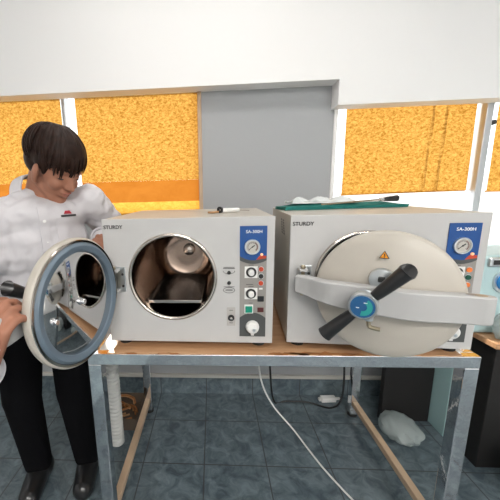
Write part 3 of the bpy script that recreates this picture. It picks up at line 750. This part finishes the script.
# hair: a full cap plus overlapping locks
rnd = random.Random(11)
b = NB(); ellh(b, (-.018, 0, .044), (.104, .085, .088), u=32, v=20); ellh(b, (-.052, 0, .005), (.070, .079, .075)); ellh(b, (.025, 0, .068), (.075, .076, .058))
for s in (-1, 1): ellh(b, (.008, s*.064, .035), (.040, .022, .045)); ellh(b, (.034, s*.066, .004), (.010, .010, .024))
hp = remeshed('hair', b, .004, M['hair'], None, 4)
EC = V((-.018, 0, .044)); ER = V((.108, .088, .091))
def onell(d, k=1.0): return EC+V((d.x*ER.x, d.y*ER.y, d.z*ER.z))*k
def lock(bb, d0, d1, r, k1=1.0, lift=.02, drop=0.0):
    d0, d1 = V(d0).normalized(), V(d1).normalized(); pts = []
    for i in range(6):
        t = i/5; d = d0.slerp(d1, t); p = onell(d, 1.0+lift*math.sin(PI*t)+(k1-1)*t*t); p.z -= drop*t*t*t; pts.append(H(*p))
    tube(bb, pts, r, 7, 3, radii=[r*.6, r, r, r*.8, .0010], flat=.5)
b = NB(); CR = V((-.30, .05, .95))
for i in range(210):
    a = rnd.uniform(0, 2*PI); fx, fy = math.cos(a), math.sin(a)
    z_ = -.20 if fx > .35 else -.05-1.15*min(1, max(0, (.02-fx)/.50))
    d0 = CR+V((fx, fy, 0))*rnd.uniform(.02, .5); d1 = V((fx, fy, z_+rnd.uniform(-.08, .35 if fx > 0 else .18)))
    lock(b, d0, d1, .0085+rnd.random()*.004, (1.02 if fx > 0 else .97)+.03*rnd.random(), .03+.05*rnd.random())
for i in range(60):       # fringe falling forward over the brow
    a = rnd.uniform(-1.15, 1.15); d0 = V((.15, math.sin(a)*.3, .95)); d1 = V((math.cos(a), math.sin(a), rnd.uniform(-.34, -.02)))
    d1 = V((math.cos(a+.22), math.sin(a+.22), rnd.uniform(-.46, .06))); lock(b, d0, d1, .0065+rnd.random()*.003, 1.08+rnd.random()*.10, .05, .006)
for sgn in (-1, 1):
    for i in range(14):   # side hair in front of and above the ear
        a = sgn*rnd.uniform(.75, 1.15); lock(b, V((.1, sgn*.5, .8)), V((math.cos(a), math.sin(a), rnd.uniform(-.50, -.30))), .006, 1.02, .03)
me2 = bpy.data.meshes.new('locks'); bmesh.ops.recalc_face_normals(b, faces=b.faces); b.to_mesh(me2); b.free()
bb = NB(); bb.from_mesh(hp.data); bb.from_mesh(me2); bb.to_mesh(hp.data); bb.free(); bpy.data.meshes.remove(me2)
for p in hp.data.polygons: p.use_smooth = True
setp(hp)
# shirt
b = body_bm(.012, ('torso',))
for s, e, w_ in ((SHR, ELR, WRR), (SHL, ELL, WRL)):
    cap(b, s, e, .070, .056); w2_ = e.lerp(w_, .93); cap(b, e, w2_, .055, .040)
cap(b, SHR+V((.02, -.01, -.02)), SHR+V((.05, -.0, -.14)), .05, .05); 
tex = bpy.data.textures.new('folds', 'CLOUDS'); tex.noise_scale = .075; tex.noise_depth = 2
def folds(o):
    d = o.modifiers.new('d', 'DISPLACE'); d.texture = tex; d.strength = .036; d.mid_level = .5; d.texture_coords = 'GLOBAL'
    s2 = o.modifiers.new('s2', 'SMOOTH'); s2.factor = .5; s2.iterations = 3
shirt = setp(remeshed('shirt', b, .006, M['shirt'], None, 6, folds))
bv = bmesh.new(); bv.from_mesh(shirt.data); bvh = BVHTree.FromBMesh(bv); bv.free()
cd_ = (SHL-SHR).cross(V((0, 0, 1))).normalized()          # chest direction, out of the chest
if cd_.y > 0: cd_ = -cd_
ax = (SHL-SHR).normalized(); mid = (SHR+SHL)/2
def on_shirt(u, z, lift=.002):
    o_ = mid+ax*u; o_.z = z; o_ = o_+cd_*.5
    h = bvh.ray_cast(o_, -cd_)
    return (h[0]+cd_*lift) if h[0] else (o_-cd_*.4)
def strip(name, us, zs, m, th=.0016):
    b = NB(); g = [[[b.verts.new(on_shirt(u, z, l)) for u in us(z)] for z in zs] for l in (th, -.006)]
    nz, nu = len(zs), len(g[0][0])
    for j in range(nz-1):
        for i in range(nu-1): b.faces.new((g[0][j][i], g[0][j][i+1], g[0][j+1][i+1], g[0][j+1][i])); b.faces.new((g[1][j][i], g[1][j+1][i], g[1][j+1][i+1], g[1][j][i+1]))
        for i in (0, nu-1): b.faces.new((g[0][j][i], g[0][j+1][i], g[1][j+1][i], g[1][j][i]))
    for i in range(nu-1):
        for j in (0, nz-1): b.faces.new((g[0][j][i], g[0][j][i+1], g[1][j][i+1], g[1][j][i]))
    o = ob(name, b, m); o.parent = shirt; return o
zz_ = [1.262-.012*i for i in range(34)]
strip('placket', lambda z: [-.016+.008*i for i in range(5)], zz_, M['shirt'], .006)
PU = .085
strip('pocket', lambda z: [PU-.045+.0113*i for i in range(9)], [1.222-.01*i for i in range(11)], M['shirt'], .003)
b = NB()
for k in range(5):
    c = on_shirt(0, 1.215-k*.075, .004); lathe(b, [(0, 0), (.0055, 0), (.0055, .0015), (0, .002)], c, cd_, 14)
    ob('button', b, M['white'], shirt); b = NB()
b.free()
# emblem over the pocket: small dark bar under a red peak
strip('emblem_bar', lambda z: [PU-.028+.0080*i for i in range(8)], [1.232, 1.230, 1.2275, 1.225], M['ink'], .0045)
e1 = strip('emblem_peak', lambda z: [PU-.018+(z-1.235)*.6+i*(.030-(z-1.235)*1.2)/6 for i in range(7)], [1.246, 1.243, 1.239, 1.235], M['redthread'], .0045)
# collar: stand-and-fall band round the neck, open at the front
b = NB(); nv = 40; nax = (HC+V((-.05, .02, -.06))-NB_).normalized(); cx_, cy_, _ = frame_of(nax); 
frontdir = (cd_-nax*cd_.dot(nax)).normalized(); sidedir = nax.cross(frontdir)
rows = []
for r_, h_ in ((.070, .020), (.066, .036), (.064, .046), (.070, .048), (.083, .026), (.090, .006), (.087, .004), (.072, .015)):
    row = []
    for i in range(nv+1):
        a = math.radians(22)+(2*PI-math.radians(44))*i/nv; fr = math.cos(a); dip = -.030*max(0, fr)**1.5; rr_ = r_+.012*max(0, fr)**2
        row.append(b.verts.new(NB_+nax*(h_+dip-.018)+(frontdir*fr*1.0+sidedir*math.sin(a)*1.05)*rr_))
    rows.append(row)
for A_, B_ in zip(rows, rows[1:]+rows[:1]):
    for i in range(nv): b.faces.new((A_[i], A_[i+1], B_[i+1], B_[i]))
for i in (0, nv): b.faces.new([r[i] for r in rows])
o = ob('collar', b, M['shirt'], shirt, angle=60, bevel=.0015)
for nm, e, w_ in (('cuff', ELR, WRR), ('cuff', ELL, WRL)):
    d = (w_-e).normalized(); c = e.lerp(w_, .93)
    b = NB(); lathe(b, [(.034, -.035), (.041, -.035), (.043, 0), (.043, .022), (.039, .024), (.036, .022), (.035, -.01)], c, d, 32, closed=True); ob(nm, b, M['shirt'], shirt)
# trousers and shoes
b = NB(); Rt = Matrix((ax, V((-ax.y, ax.x, 0)), V((0, 0, 1)))).transposed()
ell(b, PEL+V((0, 0, -.045)), (.172, .124, .085), Rt, 28, 16)
for h, k, a in ((HPR, KNR, ANR), (HPL, KNL, ANL)): cap(b, h, k, .096, .078); cap(b, k, a+V((0, 0, .0)), .076, .060)
setp(remeshed('trousers', b, .008, M['trousers'], None, 6))
for a in (ANR, ANL):
    b = NB(); ell(b, a+V((.0, .02, -.045)), (.056, .060, .058)); cap(b, a+V((0, 0, -.046)), a+V((.03, -.135, -.050)), .052, .045)
    o = remeshed('shoe', b, .005, M['black'], None, 4); setp(o)
    for v in o.data.vertices: v.co.z = max(.002, v.co.z)
# ring on his right hand
b = NB(); d = V((.32, .04, .95)).normalized(); sd = V((-1, .25, .1)); sd = (sd-d*sd.dot(d)).normalized(); bk = V((-.30, -.95, 0)); bk = (bk-d*bk.dot(d)-sd*bk.dot(sd)).normalized()
kn = WRR+V((.008, -.004, .02))+(d*.092+sd*.010)*1.15+bk*.003; dr_ = (d*math.cos(.75)-bk*math.sin(.75)).normalized()
rc = kn+dr_*.016
lathe(b, [(.0085, -.003), (.0112, -.003), (.0112, .003), (.0085, .003)], rc, dr_, 24, closed=True); bn = (bk*math.cos(.75)+d*math.sin(.75))
ell(b, rc+bn*.011, (.0055, .0055, .0055)); hobj('ring', b, M['silver'])
#/PEOPLE#

# ---------------------------------------------------------------- things under and beside the table
def cable(pts, r, m, label, name='cable'):
    b = NB(); tube(b, pts, r, 8, 8); o = ob(name, b, m); tag(o, label, 'cable'); return o
cable([(.56, .40, ZT-.02), (.565, .42, .55), (.60, .5, .32), (.68, .58, .12), (.78, .52, .02), (.86, .30, .006), (.95, .1, .006)], .0045, M['white'], 'white power cable hanging under the table to the tiled floor')
cable([(.66, .66, ZT-.02), (.665, .665, .55), (.675, .68, .30), (.72, .76, .02), (.80, .78, .006), (.93, .77, .008), (1.05, .72, .01), (1.10, .70, .10), (1.115, .74, .30), (1.09, .76, .42), (1.09, .735, .60), (1.085, .72, ZT-.02)], .006, M['black'], 'black power cable looping along the floor to the rear table leg')
b = NB(); bx(b, -.045, .045, -.02, .02, 0, .028); bx(b, .045, .075, -.008, .008, .006, .020); bx(b, -.060, -.045, -.012, .012, .004, .022); o = ob('power_adapter', b, M['white'], smooth=False, bevel=.004, loc=(1.06, .80, 0), rot=(0, 0, .08)); tag(o, 'white power adapter on the floor near the rear right table leg', 'adapter')
def bag(name, c, r, m, label, seed, sub=3):
    rnd = random.Random(seed); b = NB(); bmesh.ops.create_icosphere(b, subdivisions=sub+1, radius=1)
    ks = [(V((rnd.uniform(-1, 1), rnd.uniform(-1, 1), rnd.uniform(-1, 1))).normalized(), rnd.uniform(3, 9), rnd.uniform(0, 6)) for _ in range(9)]
    for v in b.verts:
        d = sum(abs(math.sin(v.co.dot(k)*f+p)) for k, f, p in ks)/9
        q = v.co*(.72+.5*d); v.co = V((q.x*r[0], q.y*r[1], max(0, q.z*.5+.5)*2*r[2]))
    o = ob(name, b, m, loc=c); o.data.set_sharp_from_angle(angle=math.radians(30)); tag(o, label, 'bag'); return o
bag('plastic_bag', (1.33, .52, 0), (.09, .11, .05), M['film'], 'crumpled clear plastic bag on the floor in front of the black cabinet', 3)
bag('plastic_bag', (1.78, .16, .0), (.20, .12, .13), M['film'], 'crumpled plastic bag on the floor below the side table at the right edge', 5)
b = NB(); bx(b, 1.29, 1.548, .63, .665, 0, .60); o = ob('board', b, M['blackbox'], smooth=False, bevel=.003); tag(o, 'plain black board standing behind the right end of the chrome table', 'board')
# side table with dental unit at right
st = empty('side_table', (1.95, .56, 0)); tag(st, 'low black side table with a thin wooden top at the right edge', 'table')
b = NB(); bx(b, -.41, .5, -.26, .26, .615, .640); ob('table_top', b, M['wood'], st, smooth=False, bevel=.003)
b = NB(); bx(b, -.38, .48, -.23, .25, .0, .615); ob('cabinet_body', b, M['blackbox'], st, smooth=False, bevel=.003)
tp = NB(); bx(tp, 1.553, 1.568, .52, .84, 0, .60); o = ob('panel', tp, M['tealpanel'], smooth=False, bevel=.002); tag(o, 'pale teal board standing between the low black cabinet and the side table', 'board')
tp = NB(); bx(tp, 1.57-.35, 1.57-.02, .845, .853, .14, .60); tp.free()
du = empty('dental_unit', (1.95, .60, .6405)); tag(du, 'pale teal dental unit with a blue knob, on the low side table', 'machine')
b = NB(); prism(b, [(-.44, 0), (.42, 0), (.42, .37), (.05, .39), (-.30, .37), (-.44, .355)], -.20, .14, lambda u, v, a: (u, a, v)); ob('unit_body', b, M['unit'], du, smooth=False, bevel=.02, bseg=4)
b = NB(); bx(b, -.42, -.29, -.215, -.198, .312, .352); pn = ob('display_frame', b, M['castmetal'], du, smooth=False, bevel=.006)
b = NB(); bx(b, -.405, -.325, -.218, -.2148, .322, .342); ob('display', b, M['black'], pn, smooth=False)
b = NB(); lathe(b, [(0, -.01), (.040, -.01), (.040, .015), (.034, .028), (0, .032)], (-.335, -.20, .245), (0, -1, 0), 32); kb = ob('knob', b, M['blueknob'], du)
b = NB(); lathe(b, [(.041, .0), (.052, .0), (.052, .010), (.041, .010)], (-.335, -.20, .245), (0, -1, 0), 32, closed=True); ob('knob_ring', b, M['castmetal'], kb)
bag('plastic_bag', (1.60, .345, .641), (.045, .035, .06), M['film'], 'small clear plastic bag on the side table in front of the dental unit', 8)

# ribbed hose and cable box at left under the table
b = NB(); prof = [(0, 0)]
for i in range(26): prof += [(.030, i*.022), (.036, i*.022+.006), (.036, i*.022+.014), (.030, i*.022+.02)]
prof += [(0, 26*.022)]
lathe(b, prof, (-.165, .42, 0), (.0, .0, 1), 28); o = ob('ribbed_hose', b, M['palehose']); tag(o, 'grey ribbed hose standing upright beside the left front table leg', 'hose')
cb = empty('box', (-.22, .63, 0)); tag(cb, 'open dark cardboard box holding brown cables on the floor at left', 'box')
b = NB(); W_, D_, H_ = .14, .12, .07
bx(b, -W_, W_, -D_, D_, 0, .004); bx(b, -W_, -W_+.005, -D_, D_, .004, H_); bx(b, W_-.005, W_, -D_, D_, .004, H_); bx(b, -W_+.005, W_-.005, -D_, -D_+.005, .004, H_); bx(b, -W_+.005, W_-.005, D_-.005, D_, .004, H_)
ob('box_wall', b, M['cardboard'], cb, smooth=False)
for i in range(7):
    rnd = random.Random(i); r0 = .06+.03*rnd.random(); cx, cy = -.22+rnd.uniform(-.03, .03), .63+rnd.uniform(-.02, .02); z = .012+.0125*i
    b = NB(); tube(b, [(cx+r0*math.cos(a*.7), cy+r0*.8*math.sin(a*.7), z+.003*math.sin(a+i)) for a in range(9)], .005, 8, 6)
    o = ob('cable_coil', b, M['copper'] if i % 2 else M['chip']); tag(o, 'brown cable coil lying in the open dark cardboard box', 'cable', 'cable coils in the cardboard box')

# ---------------------------------------------------------------- light outside
w = bpy.data.worlds.new('sky'); S.world = w; w.use_nodes = True
nt = w.node_tree; bg = nt.nodes['Background']
bg.inputs['Color'].default_value = (.93, .97, 1.0, 1); bg.inputs['Strength'].default_value = 2.3
sl = bpy.data.lights.new('sun', 'SUN'); sl.energy = 8; sl.angle = math.radians(1.0); sl.color = (1, .93, .82)
so = bpy.data.objects.new('sun', sl); COL.objects.link(so)
so.rotation_euler = V((.42, -.85, -.62)).to_track_quat('-Z', 'Y').to_euler()
so.location = (0, 4, 5)

# keep every family at thing > part > sub-part
def level(o):
    n = 0
    while o.parent: o = o.parent; n += 1
    return n
for o in list(COL.objects):
    while level(o) > 2:
        p = o.parent; m_ = Matrix.LocRotScale(p.location, p.rotation_euler, p.scale) @ Matrix.LocRotScale(o.location, o.rotation_euler, o.scale)
        o.parent = p.parent; o.location, q_, o.scale = m_.decompose(); o.rotation_euler = q_.to_euler()

# ---------------------------------------------------------------- camera
yaw, pitch, roll = -.0689, .2025, -.027
cam = bpy.data.cameras.new('camera'); co = bpy.data.objects.new('camera', cam); COL.objects.link(co)
f = V((math.sin(yaw)*math.cos(pitch), math.cos(yaw)*math.cos(pitch), -math.sin(pitch))); rr = V((math.cos(yaw), -math.sin(yaw), 0)); uu = rr.cross(f)
r2 = math.cos(roll)*rr+math.sin(roll)*uu; u2 = -math.sin(roll)*rr+math.cos(roll)*uu
mt = Matrix((r2, u2, -f)).transposed().to_4x4(); mt.translation = V((.3593, -.9945, .5133+ZT)); co.matrix_world = mt
cam.sensor_fit = 'HORIZONTAL'; cam.sensor_width = 36; cam.lens = 36*314.0/500
cam.shift_x = (250-192.58)/500; cam.shift_y = (258-250)/500
cam.clip_start = .05; cam.clip_end = 100
S.camera = co
S.view_settings.view_transform = 'Standard'; S.view_settings.look = 'None'; S.view_settings.exposure = 0.0; S.view_settings.gamma = 1
S.view_settings.use_curve_mapping = False
